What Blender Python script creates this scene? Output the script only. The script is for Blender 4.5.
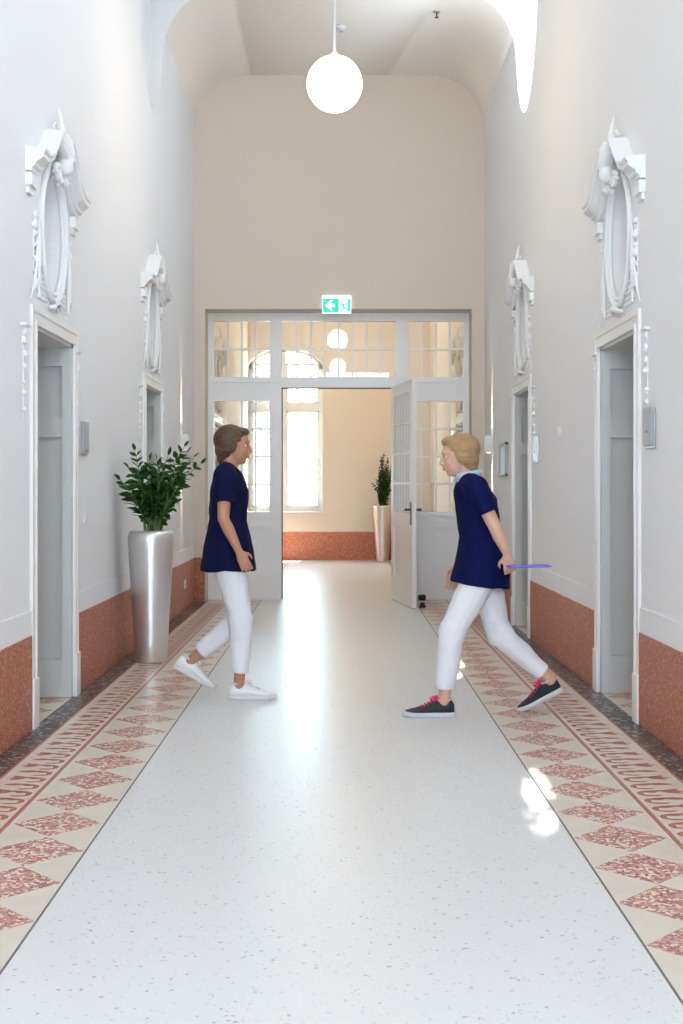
import bpy, bmesh, math, random
from mathutils import Vector, Matrix, noise
PI = math.pi
S = bpy.context.scene
C = S.collection
for o in list(bpy.data.objects):
    bpy.data.objects.remove(o)

# ------------------------------------------------------------------ camera
F = 1190.0
VPX, VPY, EYE = 339.2, 488.5, 1.25
cd = bpy.data.cameras.new('camera')
cam = bpy.data.objects.new('camera', cd)
C.objects.link(cam)
cam.location = (0, 0, EYE)
cam.rotation_euler = (PI / 2, 0, 0)
cd.sensor_fit = 'VERTICAL'
cd.sensor_height = 36.0
cd.lens = F * 36.0 / 1024.0
cd.shift_x = (341.5 - VPX) / 1024.0
cd.shift_y = -(512.0 - VPY) / 1024.0
cd.clip_end = 300
S.camera = cam
# ------------------------------------------------------------------ view, world, sun, window portals
S.view_settings.view_transform = 'Standard'
S.view_settings.look = 'None'
S.view_settings.gamma = 1.0
S.view_settings.use_curve_mapping = False
S.view_settings.exposure = 0.66
cy = S.cycles
cy.use_denoising = True
cy.max_bounces = 10
cy.diffuse_bounces = 6
cy.glossy_bounces = 4
cy.transparent_max_bounces = 16
cy.caustics_reflective = False
cy.caustics_refractive = False
cy.sample_clamp_indirect = 6.0
SKY = 11.5
w = bpy.data.worlds.new('world'); S.world = w; w.use_nodes = True
nt = w.node_tree; nt.nodes.clear()
wo = nt.nodes.new('ShaderNodeOutputWorld'); bg = nt.nodes.new('ShaderNodeBackground')
bg.inputs[0].default_value = (0.66, 0.81, 1.0, 1); bg.inputs[1].default_value = SKY
nt.links.new(bg.outputs[0], wo.inputs[0])

def light(name, kind, loc, rot, energy, color=(1, 1, 1), **kw):
    d = bpy.data.lights.new(name, kind); d.energy = energy; d.color = color
    for k, v in kw.items(): setattr(d, k, v)
    o = bpy.data.objects.new(name, d); C.objects.link(o); o.location = loc; o.rotation_euler = rot
    return o
# the sun stands high over the right wall and comes down through the oval clerestory windows
sdir = Vector((-1.0, -2.22, -6.28)).normalized()
sun = light('sun', 'SUN', (0, 0, 12), (0, 0, 0), 60.0, (1.0, 0.96, 0.9), angle=math.radians(0.5))
sun.rotation_euler = sdir.to_track_quat('-Z', 'Y').to_euler()

def portal(name, loc, rot, sx, sy):
    o = light(name, 'AREA', loc, rot, 1.0, shape='RECTANGLE', size=sx, size_y=sy)
    o.data.cycles.is_portal = True
    return o
OCULI = (3.27, 6.74, 10.20)
for yy in OCULI:
    portal('clerestory_daylight', (1.85, yy, 5.55), (0, PI / 2, 0), 2.1, 1.0)
portal('back_window_daylight', (0, -4.75, 2.3), (PI / 2, 0, 0), 2.8, 4.2)
portal('far_window_daylight', (-0.96, 21.35, 2.25), (-PI / 2, 0, 0), 1.3, 2.9)

# ------------------------------------------------------------------ materials
def newmat(name):
    m = bpy.data.materials.new(name); m.use_nodes = True
    return m, m.node_tree, m.node_tree.nodes['Principled BSDF']
def flat(name, col, rough=0.6, metal=0.0, spec=0.5, coat=0.0, emis=None, es=0.0, bump=0.0, bscale=60.0, var=0.0, vscale=3.0):
    m, t, b = newmat(name)
    b.inputs['Base Color'].default_value = (*col, 1); b.inputs['Roughness'].default_value = rough
    b.inputs['Metallic'].default_value = metal; b.inputs['Specular IOR Level'].default_value = spec
    b.inputs['Coat Weight'].default_value = coat
    if emis: b.inputs['Emission Color'].default_value = (*emis, 1); b.inputs['Emission Strength'].default_value = es
    tc = t.nodes.new('ShaderNodeTexCoord')
    if bump:
        n = t.nodes.new('ShaderNodeTexNoise'); n.inputs['Scale'].default_value = bscale; n.inputs['Detail'].default_value = 4
        t.links.new(tc.outputs['Object'], n.inputs['Vector'])
        bu = t.nodes.new('ShaderNodeBump'); bu.inputs['Strength'].default_value = bump; bu.inputs['Distance'].default_value = 0.01
        t.links.new(n.outputs['Fac'], bu.inputs['Height']); t.links.new(bu.outputs[0], b.inputs['Normal'])
    if var:
        n = t.nodes.new('ShaderNodeTexNoise'); n.inputs['Scale'].default_value = vscale; n.inputs['Detail'].default_value = 5
        t.links.new(tc.outputs['Object'], n.inputs['Vector'])
        mx = t.nodes.new('ShaderNodeMix'); mx.data_type = 'RGBA'
        mx.inputs[6].default_value = (*[c * (1 - var) for c in col], 1); mx.inputs[7].default_value = (*[min(1, c * (1 + var)) for c in col], 1)
        t.links.new(n.outputs['Fac'], mx.inputs[0]); t.links.new(mx.outputs[2], b.inputs['Base Color'])
    return m
def terrazzo(name, stops, scale, rough=0.3, cement=None, cw=0.06, spec=0.5, fine=0.35):
    """chips of stone in cement: random colour per cell, cement between the cells"""
    m, t, b = newmat(name)
    tc = t.nodes.new('ShaderNodeTexCoord')
    nz = t.nodes.new('ShaderNodeTexNoise'); nz.inputs['Scale'].default_value = scale * 0.7
    t.links.new(tc.outputs['Object'], nz.inputs['Vector'])
    ad = t.nodes.new('ShaderNodeVectorMath'); ad.operation = 'MULTIPLY_ADD'
    ad.inputs[1].default_value = (0.6 / scale,) * 3
    t.links.new(nz.outputs['Color'], ad.inputs[0]); t.links.new(tc.outputs['Object'], ad.inputs[2])
    v = t.nodes.new('ShaderNodeTexVoronoi'); v.inputs['Scale'].default_value = scale
    t.links.new(ad.outputs[0], v.inputs['Vector'])
    sp = t.nodes.new('ShaderNodeSeparateColor'); t.links.new(v.outputs['Color'], sp.inputs[0])
    r = t.nodes.new('ShaderNodeValToRGB'); r.color_ramp.interpolation = 'CONSTANT'
    e = r.color_ramp.elements
    while len(e) < len(stops): e.new(0.5)
    for i, (p, c) in enumerate(stops): e[i].position = p; e[i].color = (*c, 1)
    t.links.new(sp.outputs[0], r.inputs[0])
    out = r.outputs[0]
    if cement:
        d = t.nodes.new('ShaderNodeTexVoronoi'); d.feature = 'DISTANCE_TO_EDGE'; d.inputs['Scale'].default_value = scale
        t.links.new(ad.outputs[0], d.inputs['Vector'])
        lt = t.nodes.new('ShaderNodeMath'); lt.operation = 'LESS_THAN'; lt.inputs[1].default_value = cw
        t.links.new(d.outputs['Distance'], lt.inputs[0])
        mx = t.nodes.new('ShaderNodeMix'); mx.data_type = 'RGBA'; mx.inputs[7].default_value = (*cement, 1)
        t.links.new(lt.outputs[0], mx.inputs[0]); t.links.new(out, mx.inputs[6]); out = mx.outputs[2]
    t.links.new(out, b.inputs['Base Color'])
    b.inputs['Roughness'].default_value = rough; b.inputs['Specular IOR Level'].default_value = spec
    return m
M = {}
M['plaster'] = flat('plaster', (0.825, 0.83, 0.835), 0.85, spec=0.2, bump=0.08, bscale=25)
M['stucco'] = flat('stucco', (0.83, 0.835, 0.83), 0.7, spec=0.3)
M['ceiling'] = flat('ceiling_paint', (0.74, 0.67, 0.585), 0.9, spec=0.2)
M['endwall'] = flat('warm_plaster', (0.72, 0.63, 0.535), 0.9, spec=0.2)
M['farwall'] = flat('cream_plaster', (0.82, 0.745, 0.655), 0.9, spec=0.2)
M['paint'] = flat('white_paint', (0.84, 0.82, 0.80), 0.35, spec=0.5)
M['doorpaint'] = flat('grey_door_paint', (0.60, 0.60, 0.585), 0.45, spec=0.4)
M['runner'] = terrazzo('white_runner', [(0, (0.42, 0.43, 0.43)), (0.006, (0.60, 0.61, 0.61)), (0.03, (0.72, 0.725, 0.72)), (0.8, (0.74, 0.745, 0.74))], 120, 0.30)
M['cream'] = flat('cream_cement', (0.70, 0.645, 0.56), 0.32, var=0.08, vscale=12)
M['cream2'] = flat('pale_cement', (0.71, 0.655, 0.59), 0.32, var=0.06, vscale=16)
M['red'] = terrazzo('red_terrazzo', [(0, (0.34, 0.11, 0.09)), (0.25, (0.52, 0.21, 0.16)), (0.5, (0.62, 0.35, 0.28)), (0.66, (0.80, 0.68, 0.58)), (0.94, (0.30, 0.10, 0.08))], 85, 0.3, (0.60, 0.36, 0.29), 0.05)
M['redline'] = flat('red_inlay', (0.48, 0.18, 0.115), 0.3, var=0.2, vscale=30)
M['frieze'] = flat('red_frieze_inlay', (0.50, 0.17, 0.105), 0.32, var=0.18, vscale=25)
M['granite'] = terrazzo('dark_granite', [(0, (0.025, 0.02, 0.022)), (0.38, (0.08, 0.062, 0.066)), (0.68, (0.17, 0.13, 0.13)), (0.84, (0.46, 0.42, 0.40))], 60, 0.32, (0.08, 0.065, 0.065), 0.04)
M['dado'] = terrazzo('orange_terrazzo', [(0, (0.36, 0.105, 0.055)), (0.35, (0.45, 0.155, 0.085)), (0.7, (0.54, 0.24, 0.15)), (0.86, (0.68, 0.45, 0.34)), (0.95, (0.26, 0.065, 0.04))], 120, 0.5, (0.46, 0.145, 0.075), 0.05)
M['joint'] = flat('joint', (0.16, 0.15, 0.14), 0.5)
M['dark'] = flat('dark_metal', (0.05, 0.048, 0.045), 0.35, metal=0.6)
M['rubber'] = flat('black_rubber', (0.012, 0.012, 0.012), 0.5)
M['steel'] = flat('brushed_steel', (0.62, 0.63, 0.64), 0.3, metal=1.0)
M['greyplate'] = flat('grey_plate', (0.42, 0.42, 0.43), 0.45)
M['plastic'] = flat('white_plastic', (0.78, 0.78, 0.76), 0.4)
M['outlet'] = flat('outlet_plastic', (0.75, 0.73, 0.66), 0.4)
M['pot'] = flat('silver_lacquer', (0.78, 0.77, 0.755), 0.32, metal=0.8, bump=0.05, bscale=6, var=0.06, vscale=5)
M['soil'] = flat('soil', (0.03, 0.02, 0.012), 0.95, bump=0.8, bscale=60)
M['leaf'] = flat('dark_leaf', (0.022, 0.085, 0.012), 0.28, var=0.5, vscale=18)
M['leaf2'] = flat('small_leaf', (0.02, 0.075, 0.02), 0.4, var=0.5, vscale=18)
M['stem'] = flat('plant_stem', (0.13, 0.22, 0.06), 0.5)
M['paper'] = flat('notice_paper', (0.72, 0.78, 0.82), 0.5)
M['green'] = flat('exit_green', (0.0, 0.45, 0.30), 0.4, emis=(0.0, 0.62, 0.40), es=0.5)
M['exitwhite'] = flat('exit_white', (0.8, 0.85, 0.83), 0.4, emis=(0.80, 1.0, 0.95), es=0.5)
M['globe'] = flat('lit_opal_glass', (0.9, 0.88, 0.85), 0.3, emis=(1.0, 0.80, 0.56), es=14.0)
M['lampglow'] = flat('sconce_diffuser', (0.9, 0.88, 0.8), 0.3, emis=(1.0, 0.8, 0.55), es=6.0)
def glassmat(nm='clear_glass', tint=(0.97, 0.985, 0.98)):
    m, t, b = newmat(nm); t.nodes.remove(b)
    o = t.nodes['Material Output']
    tr = t.nodes.new('ShaderNodeBsdfTransparent'); tr.inputs[0].default_value = (*tint, 1)
    g = t.nodes.new('ShaderNodeBsdfGlossy'); g.inputs['Roughness'].default_value = 0.015
    f = t.nodes.new('ShaderNodeFresnel'); f.inputs[0].default_value = 1.5
    ge = t.nodes.new('ShaderNodeNewGeometry'); mr = t.nodes.new('ShaderNodeMapRange')
    mr.inputs['To Min'].default_value = 1.58; mr.inputs['To Max'].default_value = 1 / 1.58
    t.links.new(ge.outputs['Backfacing'], mr.inputs['Value']); t.links.new(mr.outputs[0], f.inputs[0])
    mx = t.nodes.new('ShaderNodeMixShader')
    t.links.new(f.outputs[0], mx.inputs[0]); t.links.new(tr.outputs[0], mx.inputs[1]); t.links.new(g.outputs[0], mx.inputs[2])
    t.links.new(mx.outputs[0], o.inputs[0])
    return m
M['glass'] = glassmat()
M['dimglass'] = glassmat('dimming_window_glass', (0.72, 0.73, 0.74))  # grey tint added to clerestory panes to cut the daylight they let in
M['skin1'] = flat('skin_tanned', (0.46, 0.22, 0.13), 0.5, bump=0.03, bscale=80)
M['skin2'] = flat('skin_light', (0.62, 0.36, 0.26), 0.5, bump=0.03, bscale=80)
M['navy'] = flat('navy_cotton', (0.004, 0.006, 0.038), 0.85, spec=0.15, bump=0.35, bscale=14)
M['navy2'] = flat('blue_cotton', (0.002, 0.005, 0.055), 0.85, spec=0.15, bump=0.35, bscale=14)
M['whitecloth'] = flat('white_cotton', (0.78, 0.77, 0.79), 0.85, bump=0.4, bscale=12)
M['bluecloth'] = flat('pale_blue_cotton', (0.45, 0.58, 0.78), 0.85)
M['hair1'] = flat('brown_hair', (0.085, 0.042, 0.022), 0.5, bump=0.8, bscale=70, var=0.4, vscale=40)
M['hair2'] = flat('fair_hair', (0.38, 0.23, 0.11), 0.5, bump=0.8, bscale=70, var=0.35, vscale=40)
M['shoewhite'] = flat('white_leather', (0.80, 0.80, 0.79), 0.4)
M['solewhite'] = flat('white_rubber', (0.70, 0.70, 0.69), 0.6)
M['solegrey'] = flat('grey_rubber', (0.62, 0.62, 0.64), 0.6)
M['shoeblack'] = flat('black_knit', (0.022, 0.028, 0.034), 0.75, bump=0.5, bscale=150, var=0.4, vscale=15)
M['pink'] = flat('pink_lace', (0.75, 0.02, 0.15), 0.6)
M['folder'] = flat('blue_violet_folder', (0.12, 0.12, 0.62), 0.35)
M['eyewhite'] = flat('eye_white', (0.8, 0.8, 0.8), 0.2)
M['iris'] = flat('iris', (0.05, 0.03, 0.02), 0.2)
M['lip'] = flat('lip', (0.5, 0.16, 0.14), 0.4)
M['grass'] = flat('lawn', (0.12, 0.2, 0.06), 0.9, var=0.3, vscale=4)
M['paving'] = flat('pale_paving', (0.6, 0.58, 0.55), 0.9, var=0.1, vscale=4)
M['tree'] = flat('tree_leaf', (0.22, 0.36, 0.18), 0.7, var=0.2, vscale=3)
M['bark'] = flat('bark', (0.12, 0.09, 0.06), 0.9, bump=0.6, bscale=20)

# ------------------------------------------------------------------ helpers
def link(name, me, mat=None, parent=None, smooth=False):
    o = bpy.data.objects.new(name, me); C.objects.link(o)
    if mat is not None and len(me.materials) == 0:
        for mm in (mat if isinstance(mat, (list, tuple)) else [mat]): me.materials.append(mm)
    if parent is not None: o.parent = parent
    if smooth:
        for p in me.polygons: p.use_smooth = True
    return o
def obj(name, bm, mat, parent=None, smooth=False, recalc=True):
    if recalc: bmesh.ops.recalc_face_normals(bm, faces=bm.faces)
    me = bpy.data.meshes.new(name); bm.to_mesh(me); bm.free()
    return link(name, me, mat, parent, smooth)
def empty(name, loc=(0, 0, 0), rz=0, parent=None):
    o = bpy.data.objects.new(name, None); C.objects.link(o); o.location = loc; o.rotation_euler = (0, 0, rz)
    o.empty_display_size = 0.1
    if parent: o.parent = parent
    return o
def tag(o, label, cat, group=None):
    o['label'] = label; o['category'] = cat
    if group: o['group'] = group
    return o
def struct(o): o['kind'] = 'structure'; return o
def box(bm, a, b, mi=0):
    x0, y0, z0 = a; x1, y1, z1 = b
    v = [bm.verts.new(p) for p in ((x0, y0, z0), (x1, y0, z0), (x1, y1, z0), (x0, y1, z0), (x0, y0, z1), (x1, y0, z1), (x1, y1, z1), (x0, y1, z1))]
    for f in ((3, 2, 1, 0), (4, 5, 6, 7), (0, 1, 5, 4), (1, 2, 6, 5), (2, 3, 7, 6), (3, 0, 4, 7)):
        bm.faces.new([v[i] for i in f]).material_index = mi
    return v
def bbox(bm, a, b, bev=0.004, seg=2):
    t = bmesh.new(); box(t, a, b)
    bmesh.ops.bevel(t, geom=t.edges[:], offset=bev, segments=seg, affect='EDGES')
    merge(bm, t)
def merge(bm, t):
    me = bpy.data.meshes.new('tmp'); t.to_mesh(me); t.free(); bm.from_mesh(me); bpy.data.meshes.remove(me)
def ell(bm, c, r, rot=None, su=16, sv=10):
    m = Matrix.Translation(Vector(c)) @ (rot.to_4x4() if rot is not None else Matrix.Identity(4)) @ Matrix.Diagonal((r[0], r[1], r[2], 1))
    bmesh.ops.create_uvsphere(bm, u_segments=su, v_segments=sv, radius=1.0, matrix=m)
def loft(bm, rings, cap=True, closed=False):
    rs = [[bm.verts.new(p) for p in r] for r in rings]
    n = len(rs[0]); k = len(rs)
    for i in range(k if closed else k - 1):
        a, b = rs[i], rs[(i + 1) % k]
        for j in range(n): bm.faces.new((a[j], a[(j + 1) % n], b[(j + 1) % n], b[j]))
    if cap and not closed:
        bm.faces.new(list(reversed(rs[0]))); bm.faces.new(rs[-1])
    return rs
def tube(bm, pts, radii, side=(0, 1, 0), n=14, cap=True):
    pts = [Vector(p) for p in pts]; side = Vector(side); rings = []
    for i, p in enumerate(pts):
        t = (pts[min(i + 1, len(pts) - 1)] - pts[max(i - 1, 0)]).normalized()
        s = side - t * side.dot(t)
        if s.length < 1e-3: s = Vector((1, 0, 0)) - t * t.x
        s.normalize(); u = t.cross(s)
        r = radii[i] if i < len(radii) else radii[-1]
        ra, rb = (r, r) if not isinstance(r, (tuple, list)) else r
        rings.append([p + s * ra * math.cos(2 * PI * j / n) + u * rb * math.sin(2 * PI * j / n) for j in range(n)])
    loft(bm, rings, cap)
def lathe(bm, prof, c=(0, 0, 0), n=48):
    rings = [[Vector((c[0] + r * math.cos(2 * PI * j / n), c[1] + r * math.sin(2 * PI * j / n), c[2] + z)) for j in range(n)] for r, z in prof]
    loft(bm, rings, True)
def evaluated(o):
    dg = bpy.context.evaluated_depsgraph_get(); dg.update()
    me = bpy.data.meshes.new_from_object(o.evaluated_get(dg)); return me
def carve(o, cutters):
    """subtract closed cutter meshes (bmesh list) from o"""
    tmp = []
    for cb in cutters:
        bmesh.ops.recalc_face_normals(cb, faces=cb.faces)
        me = bpy.data.meshes.new('cut'); cb.to_mesh(me); cb.free()
        c = bpy.data.objects.new('cut', me); C.objects.link(c); tmp.append(c)
        md = o.modifiers.new('b', 'BOOLEAN'); md.operation = 'DIFFERENCE'; md.solver = 'EXACT'; md.object = c
    me = evaluated(o); o.modifiers.clear()
    mats = list(o.data.materials); o.data = me
    me.materials.clear()
    for m in mats: me.materials.append(m)
    for p in me.polygons: p.material_index = 0
    for c in tmp: bpy.data.objects.remove(c)
    return o
def ellcyl(x0, x1, yc, zc, a, b, n=48):
    bm = bmesh.new()
    loft(bm, [[Vector((x, yc + a * math.cos(2 * PI * j / n), zc + b * math.sin(2 * PI * j / n))) for j in range(n)] for x in (x0, x1)])
    return bm
def bxm(a, b):
    bm = bmesh.new(); box(bm, a, b); return bm
def displace(me, fn):
    nr = [v.normal.copy() for v in me.vertices]; co = [v.co.copy() for v in me.vertices]
    for v, n, c_ in zip(me.vertices, nr, co): v.co = c_ + n * fn(c_)
def remesh(name, bm, mat, vox=0.007, smooth=4, parent=None, factor=0.5):
    o = obj(name, bm, mat, parent)
    md = o.modifiers.new('r', 'REMESH'); md.mode = 'VOXEL'; md.voxel_size = vox
    sm = o.modifiers.new('s', 'SMOOTH'); sm.factor = factor; sm.iterations = smooth
    me = evaluated(o); o.modifiers.clear(); o.data = me
    me.materials.clear(); me.materials.append(mat)
    for p in me.polygons: p.use_smooth = True; p.material_index = 0
    return o
def px(X, Y, depth):
    return ((X - VPX) * depth / F, depth, EYE + (VPY - Y) * depth / F)

# ------------------------------------------------------------------ the shell
WX = 1.60                 # half width of the corridor
YB, YP, YF = -4.3, 13.10, 20.80      # back wall, end wall with the glazed partition, far wall
ZS = 4.30
DL = [(6.25, 7.15), (9.78, 10.66), (15.2, 16.1)]     # door openings in the left wall
DR = [(6.40, 7.30), (9.98, 10.84), (15.2, 16.1)]
DH = 2.11
def wall(side, doors):
    s = -1 if side == 'left' else 1
    bm = bmesh.new(); xs = sorted((s * WX, s * (WX + 0.55)))
    box(bm, (xs[0], YB, 0), (xs[1], YF + 0.5, ZS))
    o = struct(obj('wall_' + side, bm, M['plaster']))
    cuts = []
    for a, b in doors:
        cuts.append(bxm((min(s * 1.55, s * 2.3), a, -0.1), (max(s * 1.55, s * 2.3), b, DH)))
        cuts.append(ellcyl(min(s * 1.5, s * 1.72), max(s * 1.5, s * 1.72), (a + b) / 2 - .08, 2.665, 0.24, 0.335))
    return carve(o, cuts)
wall('left', DL); wall('right', DR)
# vaulted ceiling with coved sides (upper walls are part of the shell), oval clerestory openings
bm = bmesh.new()
prof = [(-1.77, ZS), (-WX, ZS)]
prof += [(-1.0 - 0.6 * math.cos(t), 5.18 + 0.62 * math.sin(t)) for t in [i * PI / 24 for i in range(13)]]
prof += [(1.0 + 0.6 * math.sin(t), 5.18 + 0.62 * math.cos(t)) for t in [i * PI / 24 for i in range(13)]]
prof += [(WX, ZS), (1.77, ZS), (1.77, 6.95), (-1.77, 6.95)]
loft(bm, [[Vector((x, y, z)) for x, z in prof] for y in (YB, YF + 0.5)])
cuts = [ellcyl(0.95, 2.2, yy, 5.55, 0.62, 1.06) for yy in OCULI]
cuts += [ellcyl(-1.71, -0.95, yy, 5.52, 0.60, 1.04) for yy in OCULI]
ceil = carve(struct(obj('ceiling', bm, M['plaster'])), cuts)
ceil.data.materials.append(M['ceiling'])
for p in ceil.data.polygons:
    if abs(p.normal.y) < 0.5 and abs(p.normal.x) <= 0.97 and abs(p.center.x) < 1.599 and p.center.z < 5.9 and abs(p.normal.z) > 0.1:
        p.use_smooth = True; p.material_index = 1

# end wall with the recess for the glazed partition
RX0, RX1, RZ = -1.478, 1.462, 3.227
bm = bmesh.new(); box(bm, (-1.62, YP, 0), (1.62, YP + 0.55, 5.95))
struct(carve(obj('wall_end', bm, M['endwall']), [bxm((RX0, YP - 0.1, -0.1), (RX1, YP + 0.7, RZ))]))
# far wall with the tall window
FW = (-1.60, -0.29, 0.85, 3.62)
bm = bmesh.new(); box(bm, (-2.2, YF, 0), (2.2, YF + 0.4, 5.95))
arch = bmesh.new()
pf = [(FW[0], FW[2]), (FW[1], FW[2])] + [((FW[0] + FW[1]) / 2 + (FW[1] - FW[0]) / 2 * math.cos(t), 3.35 + 0.35 * math.sin(t)) for t in [i * PI / 20 for i in range(21)]]
loft(arch, [[Vector((x, y, z)) for x, z in pf] for y in (YF - 0.1, YF + 0.6)])
struct(carve(obj('wall_far', bm, M['farwall']), [arch]))
# wall behind the camera with a big window
bm = bmesh.new(); box(bm, (-2.2, YB - 0.3, 0), (2.2, YB, 5.95))
struct(carve(obj('wall_back', bm, M['plaster']), [bxm((-1.35, YB - 0.5, 0.35), (1.35, YB + 0.1, 4.35))]))

# warm painted finish of the rear hall (real wall lining a few mm thick, beyond the partition)
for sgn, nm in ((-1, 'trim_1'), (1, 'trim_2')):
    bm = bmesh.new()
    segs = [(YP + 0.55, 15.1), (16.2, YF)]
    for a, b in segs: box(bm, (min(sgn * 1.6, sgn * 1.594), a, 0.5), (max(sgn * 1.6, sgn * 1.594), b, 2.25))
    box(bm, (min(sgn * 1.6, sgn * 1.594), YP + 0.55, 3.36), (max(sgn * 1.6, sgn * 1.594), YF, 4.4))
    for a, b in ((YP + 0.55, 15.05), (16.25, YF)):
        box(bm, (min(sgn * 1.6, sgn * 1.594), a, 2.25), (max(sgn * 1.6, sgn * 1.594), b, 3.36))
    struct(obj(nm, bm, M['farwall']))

# ---- floor: one flush surface of runner, diamond borders, frieze ground, granite edge, door thresholds
RL, RR = -0.874, 0.834        # edges of the white runner
bm = bmesh.new()
def quad(x0, y0, x1, y1, mi, z=0.0):
    f = bm.faces.new([bm.verts.new(p) for p in ((x0, y0, z), (x1, y0, z), (x1, y1, z), (x0, y1, z))]); f.material_index = mi
def poly(pts, mi, z=0.0):
    f = bm.faces.new([bm.verts.new((p[0], p[1], z)) for p in pts]); f.material_index = mi
quad(RL, YB, RR, YF + 0.1, 0)
PIT = 0.3345
def diamonds(xa, xb, y0, y1, pit, ph):
    xm = (xa + xb) / 2; k = math.floor((y0 - ph) / pit)
    y = ph + k * pit
    while y < y1:
        a, m, b = y, y + pit / 2, y + pit
        if a >= y0 - 1e-6 and b <= y1 + 1e-6:
            e = 0.006 if xb > xa else -0.006
            poly([(xa + e, m), (xm, a + 0.003), (xb - e, m), (xm, b - 0.003)], 2)
            for q in ([(xa, a), (xm, a), (xm, a + 0.003), (xa + e, m), (xa, m)], [(xm, a), (xb, a), (xb, m), (xb - e, m), (xm, a + 0.003)],
                      [(xa, m), (xa + e, m), (xm, b - 0.003), (xm, b), (xa, b)], [(xb, m), (xb, b), (xm, b), (xm, b - 0.003), (xb - e, m)]): poly(q, 1)
        else: quad(xa, max(a, y0), xb, min(b, y1), 1)
        y += pit
# phase from the tip seen at depth of photo row 850.8 (left) and 867.6 (right)
phL = 1487.5 / (850.8 - VPY) - PIT / 2; phR = 1487.5 / (867.6 - VPY) - PIT / 2
diamonds(RL, -1.222, YB, YF, PIT, phL)
diamonds(RR, 1.182, YB, YF, PIT, phR)
for s, x in ((-1, 1.222), (1, 1.182)):
    quad(s * x, YB, s * 1.468, YF, 3)
    quad(s * 1.468, YB, s * 1.60, YF, 4)
for s, doors in ((-1, DL), (1, DR)):
    for a, b in doors:
        n = 3; diamonds(s * 1.60, s * 1.94, a - 0.0, b + 0.0, (b - a) / n, a)
        quad(s * 1.94, a, s * 2.15, b, 1)
fl = struct(obj('floor', bm, [M['runner'], M['cream'], M['red'], M['cream2'], M['granite']]))
for p in fl.data.polygons:
    if p.normal.z < 0: p.flip()
# slab below
bm = bmesh.new(); box(bm, (-2.2, YB - 0.3, -0.3), (2.2, YF + 0.4, -0.004)); struct(obj('floor_slab', bm, M['joint']))
# joints and red lines
bm = bmesh.new()
for x in (RL, RR): box(bm, (x - 0.0035, YB, -0.002), (x + 0.0035, YF, 0.0008))
for s in (-1, 1): box(bm, (s * 1.4695 - 0.0015, YB, -0.002), (s * 1.4695 + 0.0015, YF, 0.0008))
struct(obj('trim_3', bm, M['joint']))
bm = bmesh.new()
for x, wd in ((-1.236, 0.009), (1.196, 0.009), (-1.461, 0.006), (1.461, 0.006)): box(bm, (x - wd, YB, -0.002), (x + wd, YF, 0.001))
struct(obj('trim_4', bm, M['redline']))
# ---- frieze: lotus and bud hooks inlaid between the red lines
def stroke(bm, pts, ws, z=0.0009):
    L, R = [], []
    for i, p in enumerate(pts):
        a = pts[max(0, i - 1)]; b = pts[min(len(pts) - 1, i + 1)]
        t = Vector((b[0] - a[0], b[1] - a[1])); t.normalize(); n = Vector((-t.y, t.x)) * ws[i]
        L.append(bm.verts.new((p[0] + n.x, p[1] + n.y, z))); R.append(bm.verts.new((p[0] - n.x, p[1] - n.y, z)))
    for i in range(len(pts) - 1): bm.faces.new((L[i], L[i + 1], R[i + 1], R[i]))
def frieze(nm, s, x_in, x_out, phase):
    bm = bmesh.new(); w = x_out - x_in; P = 0.232; zc = [0]
    def st(pts, ws):
        zc[0] = (zc[0] + 1) % 9; stroke(bm, pts, ws, 0.0005 + zc[0] * 0.00012)
    def T(u, v): return (s * (x_in + u * w), v)
    y = 2.3 + phase; k = 0
    while y < 13.0:
        for kind in (0, 1):
            v0 = y + kind * P / 2
            # hook: arm running outwards, curl near the inner line, thin return
            u0 = 0.60 if kind == 0 else 0.50
            arm = [(u0, v0), (0.46, v0 + 0.004), (0.37, v0 - 0.001), (0.29, v0 - 0.009), (0.19, v0 - 0.012)]
            curl = [(0.19 - 0.085 * math.sin(t) * 1.0, v0 - 0.041 + 0.029 * math.cos(t)) for t in [i * PI / 7 for i in range(1, 8)]]
            ret = [(0.27, v0 - 0.073), (0.36, v0 - 0.074), (0.46, v0 - 0.066)]
            pts = arm + curl + ret
            ws = [0.014, 0.009, 0.014, 0.017, 0.011] + [0.010, 0.012, 0.013, 0.012, 0.010, 0.008, 0.008] + [0.009, 0.008, 0.001]
            st([T(*p) for p in pts], ws)
            # little leaf on the arm
            st([T(0.42, v0), T(0.35, v0 - 0.018), T(0.30, v0 - 0.024)], [0.004, 0.006, 0.001])
            if kind == 0:     # lotus: centre spike, two curling petals
                st([T(0.52, v0), T(0.60, v0), T(0.68, v0), T(0.76, v0), T(0.93, v0)], [0.010, 0.028, 0.024, 0.010, 0.001])
                for e in (-1, 1): st([T(0.58, v0 + e * .004), T(0.68, v0 + e * 0.018), T(0.76, v0 + e * 0.026), T(0.82, v0 + e * 0.036)], [0.010, 0.013, 0.010, 0.001])
            else:
                st([T(0.40, v0), T(0.50, v0), T(0.60, v0), T(0.70, v0), T(0.82, v0)], [0.008, 0.015, 0.018, 0.012, 0.001])
        y += P
    for f in bm.faces:
        f.normal_update()
        if f.normal.z < 0: f.normal_flip()
    return struct(obj(nm, bm, M['frieze'], recalc=False))
frieze('trim_5', -1, 1.247, 1.454, 1487.5 / (765.5 - VPY) - 2.3 - 0.232 * 13)
frieze('trim_6', 1, 1.207, 1.454, 0.06)

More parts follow.
